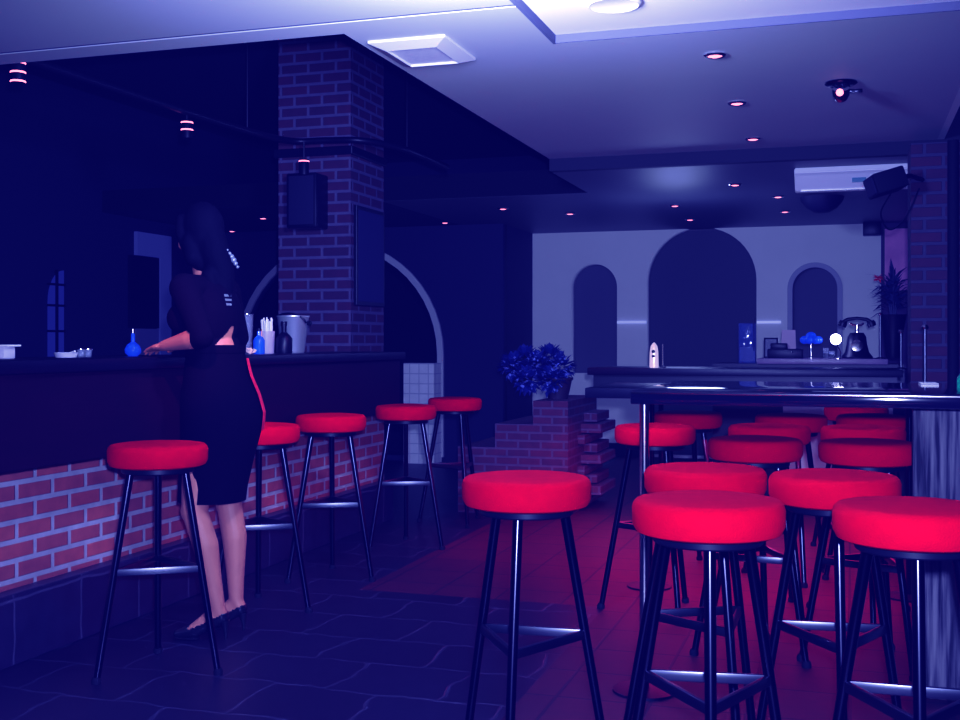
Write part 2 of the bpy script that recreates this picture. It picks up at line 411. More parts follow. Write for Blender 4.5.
# ================================================================== STOOLS
ZS = .842
def make_stool(loc, rz, label):
    t = thing('bar_stool', label, 'stool', loc, rz, 'red round bar stools')
    R, H = .181, .085
    prof = [(0, ZS - H)] + [(R - .022, ZS - H), (R - .008, ZS - H + .006), (R, ZS - H + .022), (R + .001, ZS - .024), (R - .003, ZS - .012), (R - .011, ZS - .004), (R - .03, ZS - .001), (R * .5, ZS + .004), (0, ZS + .005)]
    seat = MB().lathe(prof, 48).build('seat', M_RED, t)
    MB().lathe([(0, ZS - H - .022), (.128, ZS - H - .022), (.132, ZS - H - .018), (.132, ZS - H - .0005), (0, ZS - H - .0005)], 32).build('seat_plate', M_BLACK, t)
    rt, rb = .113, .245; zt = ZS - H - .022
    def legp(k, z):
        a = 2 * PI * k / 3; r = rb + (rt - rb) * z / zt
        return Vector((r * math.cos(a), r * math.sin(a), z))
    for k in range(3):
        lg = MB().tube([legp(k, .012), legp(k, zt + .004)], [.0125, .0145], 14).build('leg', M_LEG, t)
        q = legp(k, 0)
        MB().lathe([(0, 0), (.017, 0), (.018, .012), (.0135, .024), (0, .024)], 14, c=(q.x, q.y, 0)).build('foot_cap', M_BLACKMATT, lg)
    for k in range(3):
        a, b = legp(k, .385), legp((k + 1) % 3, .385)
        e = (b - a).normalized(); L = (b - a).length; mid = (a + b) / 2
        Mx = Matrix.Translation(mid) @ Matrix.Rotation(math.atan2(e.y, e.x), 4, 'Z')
        MB().box((-L / 2, -.007, -.013), (L / 2, .007, .013), .003, Mx).build('footrest_bar', M_STEELBAR, t)
    return t
# px of seat centre, camera depth, angle of a leg relative to the direction towards the camera, label
ST = [
 (158, 4.27, 60, 'red stool at the left brick bar, nearest the camera, left of the standing woman'),
 (260, 5.25, 62, 'red stool at the left bar just right of the woman, partly behind her skirt'),
 (331, 5.95, 58, 'red stool at the left bar below the brick column, second right of the woman'),
 (406, 6.85, 60, 'red stool near the far end of the left bar, in front of the dwarf wall'),
 (455, 7.75, 20, 'smallest dim red stool beyond the end of the left bar, beside the stepped brick pier'),
 (526.5, 3.23, -12, 'red stool standing alone on the open floor in the middle of the room'),
 (708, 2.77, 2, 'large red stool at front of the right cluster, lower middle of the photo'),
 (914, 2.66, 4, 'large red stool at the right edge of the photo, cut by the frame'),
 (834, 3.28, 6, 'red stool just behind and between the two largest front stools'),
 (705, 3.46, 23, 'red stool directly behind the large front middle stool, its seat half hidden'),
 (755, 4.50, 50, 'red stool under the front glossy table, middle, behind the first rows of stools'),
 (868, 4.36, 40, 'red stool under the front glossy table, close to the grey wooden panel'),
 (655, 5.2, 25, 'red stool seen behind the chrome post at the left end of the front table'),
 (769, 5.2, 35, 'dim red stool peeking out behind the middle stool under the front table'),
 (863, 5.12, 10, 'dim red stool peeking out above the stool nearest the grey wooden panel'),
 (688, 6.2, 45, 'faint red stool in the far row right of the chrome post, under the second table'),
 (791, 5.95, 15, 'faint red stool in the far row between white wall gaps, under the second table'),
 (873, 5.9, 50, 'faint red stool in the far row right of the white wall gap'),
 (856, 6.75, 20, 'darkest red stool, farthest back at right below the table edge'),
]
proto = None
for px, d, ang, lab in ST:
    p = P(px, HORIZ, d); p.z = 0
    a = math.atan2(-p.y, -p.x) + math.radians(ang)
    if proto is None: proto = make_stool(p, a, lab)
    else: dup(proto, p, a, lab)

# ================================================================== RIGHT HIGH TABLES
def high_table(name, label, x0, x1, ya, yb, z, th, posts, panel=None, apron=None):
    name_first = panel is not None
    t = thing(name, label, 'table', ((x0 + x1) / 2, (ya + yb) / 2, 0))
    with local(t):
        MB().box((x0, ya, z - th), (x1, yb, z), .004).build('tabletop', M_GLOSS if panel else M_GLOSS2, t)
        if panel: MB().box((x0 + .004, ya - .006, z - .010), (x1, ya + .001, z - .002), .002).build('edge_strip', M_CHROME, t)
        if apron: MB().box((x0 + .03, ya + .05, z - th - apron), (x1 - .03, yb - .05, z - th)).build('apron', M_BLACK, t, smooth=False)
        for x, y in posts:
            MB().tube([(x, y, .012), (x, y, z - th)], .017, 16).build('post', M_CHROME if name_first and (x, y) == posts[0] else M_LEG, t)
            MB().lathe([(0, 0), (.11, 0), (.11, .008), (.03, .018), (0, .018)], 24, c=(x, y, 0)).build('foot', M_BLACK, t)
        if panel: MB().box(*panel, .004).build('side_panel', M_WOOD, t, smooth=False)
    return t
high_table('high_table', 'front black glossy high table with a bright edge and grey wooden side panel', -.715, 1.25, 3.9, 5.0, 1.05, .045, [(-.682, 3.99)],
           ((.205, 4.20, 0), (1.2, 4.26, 1.004)))
high_table('high_table', 'lower black high table standing second from the front, extending further left', -1.25, .30, 5.58, 6.35, .99, .05, [(-.95, 5.70), (.27, 5.84)])
high_table('high_table', 'third black high table, behind the other two and right of the brick pier', -1.62, .30, 7.3, 7.9, 1.05, .045, [(-1.22, 7.42), (-1.22, 7.80), (.2, 7.80)], apron=.09)
# far service counter
t = thing('service_counter', 'dark far counter with a pale worn top, carrying the telephone and lamp', 'counter', (-.3, 9.6, 0))
xa, xb = on_y(757, 360, 9.3).x, on_y(888, 360, 9.3).x
with local(t):
    MB().box((xa - .35, 9.34, 0), (xb + .12, 9.95, 1.045)).build('body', M_BLACK, t, smooth=False)
    MB().box((on_y(783, 360, 9.33).x, 9.325, .18), (on_y(893, 360, 9.33).x, 9.34, .80), .003).build('front_panel', mat('pale_counter_front', (.5, .5, .55), .7), t, smooth=False)
    MB().box((xa, 9.28, 1.045), (xb, 9.98, 1.088), .006).build('worktop', mat('worn_pale_top', (.22, .16, .25), .4, noise=.5, nscale=9), t)
ZK = 1.088; YK = 9.42

# ================================================================== LOW BRICK PIER + BUSH
t = thing('brick_pier', 'low stepped brick pier in the middle, carrying the blue bush', 'low wall', (-2.2, 8.2, 0))
def px_x(px, y): return on_y(px, 300, y).x
xs = [px_x(458, 7.8), px_x(495, 7.8), px_x(533, 7.8), px_x(568, 7.8)]
zz = [on_y(480, 447, 7.8).z, on_y(510, 424, 7.8).z, on_y(550, 401, 7.8).z]
with local(t):
    bm_ = MB()
    prof = [(xs[0], 0), (xs[3], 0), (xs[3], zz[2]), (xs[2], zz[2]), (xs[2], zz[1]), (xs[1], zz[1]), (xs[1], zz[0]), (xs[0], zz[0])]
    f = bm_.bm.faces.new([bm_.bm.verts.new((a, 7.8, b)) for a, b in prof])
    r = bmesh.ops.extrude_face_region(bm_.bm, geom=[f])
    for v in r['geom']:
        if isinstance(v, bmesh.types.BMVert): v.co.y = 8.75
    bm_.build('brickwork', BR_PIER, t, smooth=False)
    # toothed broken bricks on the right hand side
    bm_ = MB()
    for k in range(9):
        z = .03 + k * .075
        bm_.box((xs[3] - .02, 8.1 + .3 * ((k * 7) % 3) / 3, z), (xs[3] + .05 + .05 * ((k * 5) % 3), 8.74, z + .066), .004)
    bm_.build('toothed_bricks', BR_PIER, t, smooth=False)
def leaf_quad(mb, c, d, L, w, up):
    d = d.normalized(); s = d.cross(up)
    if s.length < .01: s = d.cross(Vector((1, 0, 0)))
    s.normalize(); n = s.cross(d)
    a = c; b = c + d * L * .5 + s * w + n * L * .06; e = c + d * L - n * L * .1; f = c + d * L * .5 - s * w + n * L * .06
    mb.quad(a, b, e, f)
pc = on_y(530, 401, 8.05); pc.z = zz[2]
pcx = (xs[2] + xs[3]) / 2 + .0
t = thing('flower_bush', 'round blue flowering bush in a dark pot on top of the brick pier', 'plant', (pcx - .02, 8.1, zz[2]))
with local(t):
    c0 = Vector((pcx - .02, 8.1, zz[2]))
    MB().lathe([(0, 0), (.07, 0), (.085, .06), (.10, .135), (.11, .14), (.11, .155), (.095, .155), (.09, .12), (0, .12)], 24, c=c0).build('pot', M_TERR, t)
    mb = MB(); fl = MB()
    heads = [on_y(513, 366, 8.05), on_y(538, 364, 8.05), on_y(560, 367, 8.05), on_y(527, 380, 7.97), on_y(551, 380, 7.97), on_y(525, 359, 8.2), on_y(549, 358, 8.2)]
    for h in heads:
        mb.tube([c0 + Vector((0, 0, .12)), (c0 + h) / 2 + Vector((0, 0, .03)), h], .006, 6)
        for k in range(110):
            u = Vector((random.gauss(0, 1), random.gauss(0, 1), random.gauss(0, 1))).normalized()
            r = random.uniform(.05, .11)
            leaf_quad(mb, h + u * r * .6, u + Vector((0, 0, .2)), .07, .022, Vector((0, 0, 1)))
    for h in heads[:5]:
        for k in range(70):
            u = Vector((random.gauss(0, 1), random.gauss(0, 1) - .5, random.gauss(0, 1))).normalized()
            leaf_quad(fl, h + u * .075, u + Vector((random.gauss(0, .5), random.gauss(0, .5), random.gauss(0, .5))), .028, .012, Vector((0, 0, 1)))
    mb.build('foliage', M_BUSH, t, smooth=False); fl.build('blossom', M_FLOWER, t, smooth=False)

# ================================================================== CEILING FITTINGS
def cassette():
    c = [on_z(368, 41, ZC), on_z(447, 33.5, ZC), on_z(472, 57, ZC), on_z(405, 64, ZC)]
    x0 = (c[0].x + c[3].x) / 2; x1 = (c[1].x + c[2].x) / 2; ya = (c[0].y + c[1].y) / 2; yb = (c[2].y + c[3].y) / 2
    t = thing('ceiling_vent', 'square white ceiling vent panel near the top of the photo', 'vent', ((x0 + x1) / 2, (ya + yb) / 2, ZC))
    with local(t):
        mb = MB(); bm = mb.bm
        out = [(x0, ya), (x1, ya), (x1, yb), (x0, yb)]; i_ = .06
        inn = [(x0 + i_, ya + i_), (x1 - i_, ya + i_), (x1 - i_, yb - i_), (x0 + i_, yb - i_)]
        O = [bm.verts.new((a, b, ZC - .0005)) for a, b in out]; O2 = [bm.verts.new((a, b, ZC - .012)) for a, b in out]
        I = [bm.verts.new((a, b, ZC - .035)) for a, b in inn]; I2 = [bm.verts.new((a, b, ZC - .02)) for a, b in inn]
        for k in range(4):
            n = (k + 1) % 4
            bm.faces.new((O[k], O[n], O2[n], O2[k])); bm.faces.new((O2[k], O2[n], I[n], I[k])); bm.faces.new((I[k], I[n], I2[n], I2[k]))
        mb.build('frame', mat('vent_white', (.50, .49, .52), .6), t, smooth=False)
        mb = MB(); mb.box((x0 + i_, ya + i_, ZC - .024), (x1 - i_, yb - i_, ZC - .018))
        mb.build('grille', mat('vent_grille', (.55, .54, .58), .6, noise=.2, nscale=60), t, smooth=False)
cassette()
def make_spot(loc, label):
    t = thing('ceiling_spotlight', label, 'spotlight', loc, 0, 'recessed ceiling spotlights')
    MB().lathe([(.030, -.001), (.048, -.001), (.050, -.006), (.044, -.012), (.032, -.012), (.030, -.006)], 24).build('ring', M_CHROME, t)
    MB().lathe([(0, -.001), (.031, -.001), (.030, -.010), (.018, -.014), (0, -.015)], 20).build('lens', M_BULB, t)
    return t
SP = [(715, 54, ZC, 'recessed spotlight nearest the camera, below the bright ceiling recess'),
      (737, 102, ZC, 'recessed spotlight on the main ceiling, second from the camera'),
      (753, 138, ZC, 'recessed spotlight on the main ceiling near its far edge'),
      (503, 208, ZR, 'recessed spotlight on the rear ceiling nearest the top left of the white wall'),
      (570, 213, ZR, 'recessed spotlight on the rear ceiling above the narrow left arch'),
      (445, 222, ZR, 'recessed spotlight on the rear ceiling left, above the white arch band end'),
      (675, 205, ZR, 'recessed spotlight on the rear ceiling above left of the big arch'),
      (690, 219, ZR, 'recessed spotlight on the rear ceiling right above the big arch top'),
      (735, 184, ZR, 'recessed spotlight on the rear ceiling left of the air conditioner'),
      (778, 196, ZR, 'recessed spotlight on the rear ceiling just below left of the air conditioner'),
      (785, 211, ZR, 'recessed spotlight on the rear ceiling near the wall beside the dark dome lamp'),
      (263, 217.5, ZR, 'recessed spotlight behind the bar just left of the brick column'),
      (232, 230.5, ZR, 'recessed spotlight behind the bar directly above the woman'),
      (166, 233, ZR, 'recessed spotlight behind the bar above the pale door frame')]
sp0 = None
for px, py, z, lab in SP:
    p = on_z(px, py, z)
    if p.y > 10.9 and p.x < -3.3: p = on_y(px, py, 10.85); p.z = ZR
    if p.y > YB - .1: p.y = YB - .1
    if sp0 is None: sp0 = make_spot(p, lab)
    else: dup(sp0, p, 0, lab)
# chrome adjustable spot
p = on_z(841, 82, ZC)
t = thing('gimbal_spotlight', 'larger chrome swivel spotlight at the right of the main ceiling', 'spotlight', p)
MB().lathe([(0, -.001), (.075, -.001), (.078, -.008), (.066, -.016), (0, -.016)], 28).build('base_ring', M_LEG, t)
hd = MB().lathe([(0, -.05), (.03, -.045), (.042, -.02), (.044, .02), (.036, .03), (0, .03)], 24, c=(0, -.01, -.045), rot=Matrix.Rotation(.7, 3, 'X')).build('lamp_head', M_CHROME, t)
MB().sphere((-.005, -.048, -.06), .018, 12).build('bulb', M_BULB, hd)
MB().box((.04, -.012, -.055), (.10, .012, -.04), .003).build('bracket', M_LEG, t)
p = on_z(614, 2, RZ); p.y = min(p.y, RY - .35)
t = thing('ceiling_disc', 'round white disc on the bright ceiling recess at the top edge', 'ceiling lamp', p)
MB().lathe([(0, -.001), (.10, -.001), (.105, -.01), (.095, -.016), (.085, -.012), (0, -.012)], 36).build('cover', M_RECESS, t)
# hanging track over the bar
rail = [Vector((-3.72, 4.45, 2.56)), Vector((-3.72, 5.6, 2.57)), Vector((-3.70, 6.6, 2.58)), Vector((-3.62, 7.05, 2.585)), Vector((-3.40, 7.13, 2.59)), Vector((-3.14, 7.17, 2.58)), Vector((-2.95, 7.5, 2.56)), Vector((-2.9, 8.2, 2.54))]
def smooth_path(pts, n=6):
    out = []
    for i in range(len(pts) - 1):
        p0 = pts[max(0, i - 1)]; p1 = pts[i]; p2 = pts[i + 1]; p3 = pts[min(len(pts) - 1, i + 2)]
        for k in range(n):
            t_ = k / n
            out.append(.5 * ((2 * p1) + (p2 - p0) * t_ + (2 * p0 - 5 * p1 + 4 * p2 - p3) * t_ * t_ + (3 * p1 - p0 - 3 * p2 + p3) * t_ ** 3))
    return out + [pts[-1]]
t = thing('lighting_track', 'dark curved lighting track with small red lamps, hung high above the bar', 'light track', (-3.7, 5, ZH))
with local(t):
    MB().tube(smooth_path(rail), .022, 10).build('rail', M_BLACK, t)
    for q in (rail[0], rail[2], rail[6]): MB().tube([q, Vector((q.x, q.y, ZH))], .005, 6).build('hanger', M_BLACK, t)
for px, py, n, y in ((18, 70, 3, None), (187, 128, 2, None), (304, 166, 1, 7.02)):
    p = on_x(px, py, -3.72) if y is None else on_y(px, py, y)
    zr = p.z + .095
    with local(t):
        mb = MB(); mb.tube([(p.x, p.y, 2.565), (p.x, p.y, zr - .05)], .008, 8)
        mb.lathe([(0, -.05), (.03, -.05), (.034, -.06), (.034, -.155), (.026, -.16), (0, -.16)], 20, c=(p.x, p.y, zr))
        h = mb.build('lamp_head', M_BLACK, t)
        for k in range(n):  # first ring is the bulb; further glowing rings imitate its reflections
            MB().lathe([(.0, -.06 - .043 * k), (.0345, -.06 - .043 * k), (.036, -.064 - .043 * k), (.0345, -.068 - .043 * k), (0, -.068 - .043 * k)], 20, c=(p.x, p.y, zr)).build('glow_ring', M_BULB, h)
# air conditioner under the rear ceiling
pl = on_y(795, 180, 8.2); pr = on_y(915, 180, 8.2)
t = thing('ceiling_air_conditioner', 'long white ceiling-mounted air conditioner at upper right', 'air conditioner', ((pl.x + pr.x) / 2, 8.5, ZR))
with local(t):
    zb = on_y(840, 191, 8.2).z
    mb = MB(); bm = mb.bm
    pf = [(8.10, ZR - .001), (8.09, ZR - .035), (8.14, ZR - .06), (8.19, zb + .02), (8.24, zb), (8.42, zb + .035), (8.62, ZR - .001)]
    A = [bm.verts.new((pl.x, a, b)) for a, b in pf]; B = [bm.verts.new((pr.x, a, b)) for a, b in pf]
    bm.faces.new(A); bm.faces.new(B[::-1])
    for k in range(len(pf)): bm.faces.new((A[k], B[k], B[(k + 1) % len(pf)], A[(k + 1) % len(pf)]))
    bmesh.ops.bevel(bm, geom=bm.edges[:], offset=.006, segments=2, affect='EDGES')
    mb.build('casing', M_ACBODY, t, smooth=True)
    MB().box((pl.x + .04, 8.19, zb + .006), (pr.x - .04, 8.215, zb + .016)).build('louvre', M_CHROME, t, smooth=False)
    pm = on_y(852, 180, 8.15)
    MB().box((pm.x, 8.148, ZR - .105), (pm.x + .09, 8.168, ZR - .075)).build('display', mat('display_teal', (.01, .12, .2), .3), t, smooth=False)
p = on_y(822, 194, 9.8)
t = thing('hanging_dome_lamp', 'black dome lamp hanging just under the white air conditioner', 'lamp', (p.x, p.y, p.z))
mb = MB(); mb.lathe([(0, -.155), (.06, -.15), (.12, -.115), (.165, -.06), (.182, 0), (.175, .01), (0, .012)], 32); mb.build('shade', mat('dome_dark', (.012, .012, .03), .6), t)
MB().tube([(0, 0, .005), (0, 0, ZR - p.z)], .012, 10).build('rod', M_BLACK, t)
# tilted speaker on the right column
p = on_y(885, 183, 7.0)
Mx = Matrix.Rotation(-.42, 4, 'Y') @ Matrix.Rotation(.5, 4, 'Z')
t = thing('tilted_speaker', 'black tilted speaker bracketed off the right brick column near the ceiling', 'speaker', (p.x, p.y, p.z))
MB().box((-.09, -.085, -.06), (.10, .085, .06), .012, Matrix.Rotation(-.32, 4, 'Y') @ Matrix.Rotation(.35, 4, 'Z')).build('cabinet', M_BLACKMATT, t)
MB().box((-.095, -.065, -.048), (-.088, .065, .048), .002, Matrix.Rotation(-.32, 4, 'Y') @ Matrix.Rotation(.35, 4, 'Z')).build('grille', mat('speaker_cloth', (.005, .005, .016), .9), t)
MB().tube([(.05, 0, .02), (.14, .10, .05), (.22, .31, .05)], .014, 8).build('bracket', M_BLACK, t)
MB().tube(smooth_path([Vector((.03, .05, -.06)), Vector((-.02, .12, -.16)), Vector((.03, .2, -.25)), Vector((.12, .26, -.18)), Vector((.2, .30, 0))]), .005, 6).build('cable', M_BLACK, t)
p = on_y(872, 229, 12.05)
o = MB().box((p.x - .085, YB - .16, p.z - .065), (p.x + .085, YB - .003, p.z + .07), .01).build('wall_box', M_BLACK)
tag(o, 'small dark box fixed at the top right corner of the white wall', 'box')
# pink picture on the plum wall
pa = on_y(883, 228, YB); pb = on_y(906, 292, YB)
t = thing('picture', 'pinkish picture hanging on the dark wall behind the tall plant', 'picture', ((pa.x + pb.x) / 2, YB - .04, pb.z))
with local(t):
    MB().box((pa.x, YB - .05, pb.z), (pb.x + .1, YB - .032, pa.z), .003).build('frame', M_BLACK, t, smooth=False)
    MB().box((pa.x + .015, YB - .053, pb.z + .015), (pb.x + .085, YB - .049, pa.z - .015)).build('print', M_PINK, t, smooth=False)

# ================================================================== ITEMS ON THE FAR COUNTER
def kp(px): return on_y(px, 350, YK).x
# telephone
x = kp(857)
t = thing('telephone', 'old-fashioned dark pedestal telephone with handset across the top', 'telephone', (x, YK, ZK))
MB().lathe([(0, 0), (.115, 0), (.118, .012), (.105, .03), (.09, .05), (.075, .11), (.068, .17), (.05, .20), (0, .205)], 28, sy=.8).build('body', M_BLACK, t)
MB().lathe([(0, 0), (.045, 0), (.045, .008), (.02, .012), (0, .012)], 24, c=(0, -.068, .10), rot=Matrix.Rotation(PI / 2 - .25, 3, 'X')).build('dial', M_CHROME, t)
MB().tube([(0, 0, .20), (0, 0, .265)], .014, 10).build('stem', M_CHROME, t)
cr = MB(); cr.tube([(-.05, 0, .275), (-.03, 0, .262), (.03, 0, .262), (.05, 0, .275)], .009, 8); cr.build('cradle', M_CHROME, t)
hs = MB(); hs.tube([(-.10, 0, .285), (-.07, 0, .305), (0, 0, .315), (.07, 0, .305), (.10, 0, .285)], [.016, .014, .012, .014, .016], 12)
for s in (-1, 1): hs.lathe([(0, 0), (.028, 0), (.034, -.02), (.03, -.045), (0, -.045)], 20, c=(s * .098, 0, .292), rot=Matrix.Rotation(-s * .35, 3, 'Y'))
hs.build('handset', M_BLACK, t)
# blue glass flower on stem
x = kp(811)
t = thing('glass_flower', 'bright blue glass flower ornament on a thin chrome stem', 'ornament', (x, YK, ZK))
MB().lathe([(0, 0), (.03, 0), (.03, .004), (.006, .01), (.004, .12), (0, .12)], 16).build('stem', M_CHROME, t)
mb = MB()
for k in range(7):
    a = 2 * PI * k / 7; mb.sphere((.055 * math.cos(a), .055 * math.sin(a), .145), .036, 12, (1, 1, .9))
mb.sphere((0, 0, .165), .045, 12); mb.build('petals', M_BLUEGL, t)
# lit globe lamp
x = kp(838)
t = thing('globe_lamp', 'small glowing white lamp on a curved stem, brightest spot on the far counter', 'lamp', (x, YK - .09, ZK))
MB().lathe([(0, 0), (.035, 0), (.035, .006), (.01, .014), (0, .014)], 20).build('base', M_CHROME, t)
MB().tube(smooth_path([Vector((.015, 0, .01)), Vector((.02, 0, .05)), Vector((.0, 0, .09)), Vector((-.012, 0, .115))]), .005, 8).build('stem', M_CHROME, t)
MB().sphere((-.015, 0, .15), .042, 18).build('globe', M_LAMP, t)
# cards
x = kp(787.5)
t = thing('menu_card', 'pale pink standing card on the far counter, left of the blue flower', 'card', (x, YK + .1, ZK))
mb = MB(); mb.quad((-.06, 0, 0), (.06, 0, 0), (.055, .03, .225), (-.05, .03, .225)); mb.quad((-.06, .07, 0), (.06, .07, 0), (.055, .035, .225), (-.05, .035, .225)); mb.build('sheet', M_PCARD, t, smooth=False)
x = kp(770)
t = thing('photo_stand', 'small dark standing photo frame at the left end of the far counter', 'photo frame', (x, YK + .1, ZK))
MB().box((-.055, -.008, 0), (.055, .008, .165), .003, Matrix.Rotation(-.15, 4, 'X')).build('frame', M_BLACK, t)
MB().box((-.043, -.0095, .012), (.043, -.0075, .153), 0, Matrix.Rotation(-.15, 4, 'X')).build('print', mat('frame_print', (.02, .02, .06), .4), t)
# dark box/till between
x = kp(790)
t = thing('cash_till', 'low dark till on the far counter in front of the pink card', 'till', (x, YK - .02, ZK))
MB().box((-.17, -.07, 0), (.10, .09, .075), .01).build('body', M_BLACK, t); MB().box((-.15, -.02, .07), (-.02, .08, .12), .01).build('display', M_BLACK, t)
MB().sphere((.02, -.072, .05), .007, 8).build('key_lock', M_CHROME, t)
for i, (px, h) in enumerate(((826, .10), (832, .075))):
    t = thing('small_glass', 'little tumbler left of the glowing lamp, ' + ('the taller one' if i == 0 else 'the shorter one'), 'glass', (kp(px), YK - .08 + .02 * i, ZK), 0, 'tumblers by the lamp')
    MB().lathe([(0, 0), (.018, 0), (.023, h * .8), (.021, h * .8), (.017, .006), (0, .006)], 16).build('bowl', M_CLEAR, t)
    MB().lathe([(0, .007), (.0165, .007), (.019, h * .4), (0, h * .4)], 16).build('drink', M_BLACK, t)
# blue tinted glass panel beside the big arch and a lantern on the third table
xg0, xg1 = on_y(738.5, 340, 9.4).x, on_y(755.5, 340, 9.4).x
t = thing('glass_vase', 'tall square blue-tinted glass vase left of the far counter items', 'vase', ((xg0 + xg1) / 2, 9.45, 1.046))
w = (xg1 - xg0) / 2
MB().box((-w, -w * .6, 0), (w, w * .6, .32), .004).build('glass', M_PANEL, t)
MB().box((-w * .9, -w * .5, .015), (w * .9, w * .5, .13)).build('filling', mat('vase_filling', (.05, .08, .3), .3, noise=.6, nscale=40), t, smooth=False)
MB().tube([(w * .8, -w * .7, .1), (w * .8, -w * .7, .36)], .004, 8).build('rod', M_CHROME, t)
p = on_y(654, 366, 7.45)
t = thing('lantern', 'slim pale metal lantern with dark holes standing on the third table', 'lantern', (p.x, 7.45, 1.05))
MB().lathe([(0, 0), (.028, 0), (.03, .01), (.028, .10), (.022, .14), (.008, .16), (0, .165)], 20).build('body', mat('lantern_metal_glow', (.85, .68, .55), .25, .6, emit=(1, .7, .5), es=.5), t)  # pale gleam of the metal put in as a warm glow
mb = MB()
for zz_, rr in ((.04, .008), (.075, .011), (.105, .012)): mb.sphere((0, -.026, zz_), rr, 10, (1, .4, 1))
mb.build('holes', M_BLACK, t)
p = on_y(663, 364, 7.5)
t = thing('beaded_stand', 'thin chrome beaded stick standing right of the pale lantern', 'stand', (p.x, 7.5, 1.05))
mb = MB()
for k in range(9): mb.sphere((0, 0, .02 + k * .016), .007, 8)
mb.build('beads', M_CHROME, t); MB().lathe([(0, 0), (.022, 0), (.02, .008), (0, .012)], 16).build('base', M_BLACK, t)
# plant in tall vase at the right end of the far counter
xp = on_y(893, 340, 9.6).x
t = thing('spiky_plant', 'tall spiky plant with a red flower in a dark vase by the right column', 'plant', (xp, 9.62, ZK))
MB().lathe([(0, 0), (.05, 0), (.055, .02), (.075, .18), (.10, .33), (.105, .345), (.095, .345), (.07, .19), (.05, .03), (0, .03)], 24).build('vase', M_BLACK, t)
mb = MB()
for k in range(150):
    a = random.uniform(0, 2 * PI); el = random.uniform(-.3, 1.45)
    dv = Vector((math.cos(a) * math.cos(el), math.sin(a) * math.cos(el), math.sin(el)))
    leaf_quad(mb, Vector((0, 0, .38)) + dv * .03 + Vector((0, 0, random.uniform(-.02, .22))), dv, random.uniform(.1, .22), .014, Vector((0, 0, 1)))
for k in range(12): 
    a = k * .6; mb.tube([(0, 0, .1), (.03 * math.cos(a), .03 * math.sin(a), .45)], .004, 5)
mb.build('leaves', M_LEAF, t, smooth=False)
mb = MB()
for k in range(26):
    u = Vector((random.gauss(0, 1), random.gauss(0, 1), random.gauss(0, 1))).normalized(); leaf_quad(mb, Vector((-.11, -.02, .63)), u, .05, .012, Vector((0, 0, 1)))
mb.build('flower', M_REDFL, t, smooth=False)
# chrome posts (candle sticks) on the tables
def post_item(px, pyb, pyt, y, z, label):
    p = on_y(px, pyb, y); h = on_y(px, pyt, y).z - z
    t = thing('chrome_stick', label, 'stick', (p.x, y, z), 0, 'chrome candle sticks')
    MB().lathe([(0, 0), (.04, 0), (.04, .006), (.014, .014), (0, .014)], 20).build('base', M_BLACK, t)
    MB().tube([(0, 0, .012), (0, 0, h)], .0075, 12).build('rod', M_STEELBAR, t)
    MB().lathe([(0, 0), (.015, 0), (.018, .012), (.012, .022), (0, .022)], 14, c=(0, 0, h - .002)).build('tip', M_CHROME, t)
post_item(880.5, 358, 315, 9.38, ZK, 'tall chrome stick at the right end of the far counter beside the telephone')
post_item(901, 366, 333, 7.42, 1.05, 'shorter chrome stick standing in front of the dark vase')
post_item(925, 376, 329, 5.95, .99, 'chrome stick nearest the camera, before the right brick column')
# things on the front table
p = on_z(929, 383.5, 1.05)
o = MB().box((p.x - .035, p.y - .10, 1.0505), (p.x + .03, p.y + .10, 1.053)).build('paper_card', M_CARD, smooth=False)
tag(o, 'white paper card lying on the front table at the right', 'card')
p = P(958, 380, 3.75)
t = thing('green_bottle', 'green glass bottle cut by the right edge of the photo', 'bottle', (p.x + .04, p.y + .1, 1.05))
MB().lathe([(0, 0), (.034, 0), (.036, .01), (.036, .045), (.028, .06), (.014, .07), (.014, .085), (0, .085)], 24).build('body', M_GREEN, t)
MB().lathe([(0, 0), (.016, 0), (.016, .018), (0, .018)], 16, c=(0, 0, .083)).build('cap', M_CHROME, t)
# ================================================================== ITEMS ON THE LEFT BAR
ZB = 1.155
def bp(px, x=-3.02):
    q = on_x(px, 345, x); return Vector((q.x, q.y, ZB))
q = bp(293, -3.04)
t = thing('ice_bucket', 'shiny steel ice bucket on the bar counter in front of the brick column', 'bucket', q)
MB().lathe([(0, 0), (.062, 0), (.066, .006), (.09, .20), (.095, .206), (.095, .212), (.088, .212), (.063, .012), (0, .012)], 36).build('pail', M_STEEL, t)
hb = MB()
for s in (-1, 1): hb.lathe([(0, 0), (.014, 0), (.014, .02), (0, .02)], 12, c=(s * .093, 0, .17), rot=Matrix.Rotation(s * PI / 2, 3, 'Y'))
hb.tube([(.1 * math.cos(a), -.035 - .03 * math.sin(a), .17 + .055 * math.sin(a)) for a in [PI * k / 10 for k in range(11)]], .006, 8)
hb.build('handle', M_BLACK, t)
q = bp(302, -2.87)
q2 = bp(284, -2.90)
t = thing('dark_bottle', 'dark squat bottle standing just in front of the ice bucket', 'bottle', q2)
MB().lathe([(0, 0), (.042, 0), (.045, .01), (.045, .08), (.03, .10), (.014, .115), (.014, .15), (0, .15)], 24).build('body', M_BLACK, t)
MB().lathe([(0, 0), (.017, 0), (.017, .025), (0, .025)], 14, c=(0, 0, .148)).build('cap', M_BLACK, t)
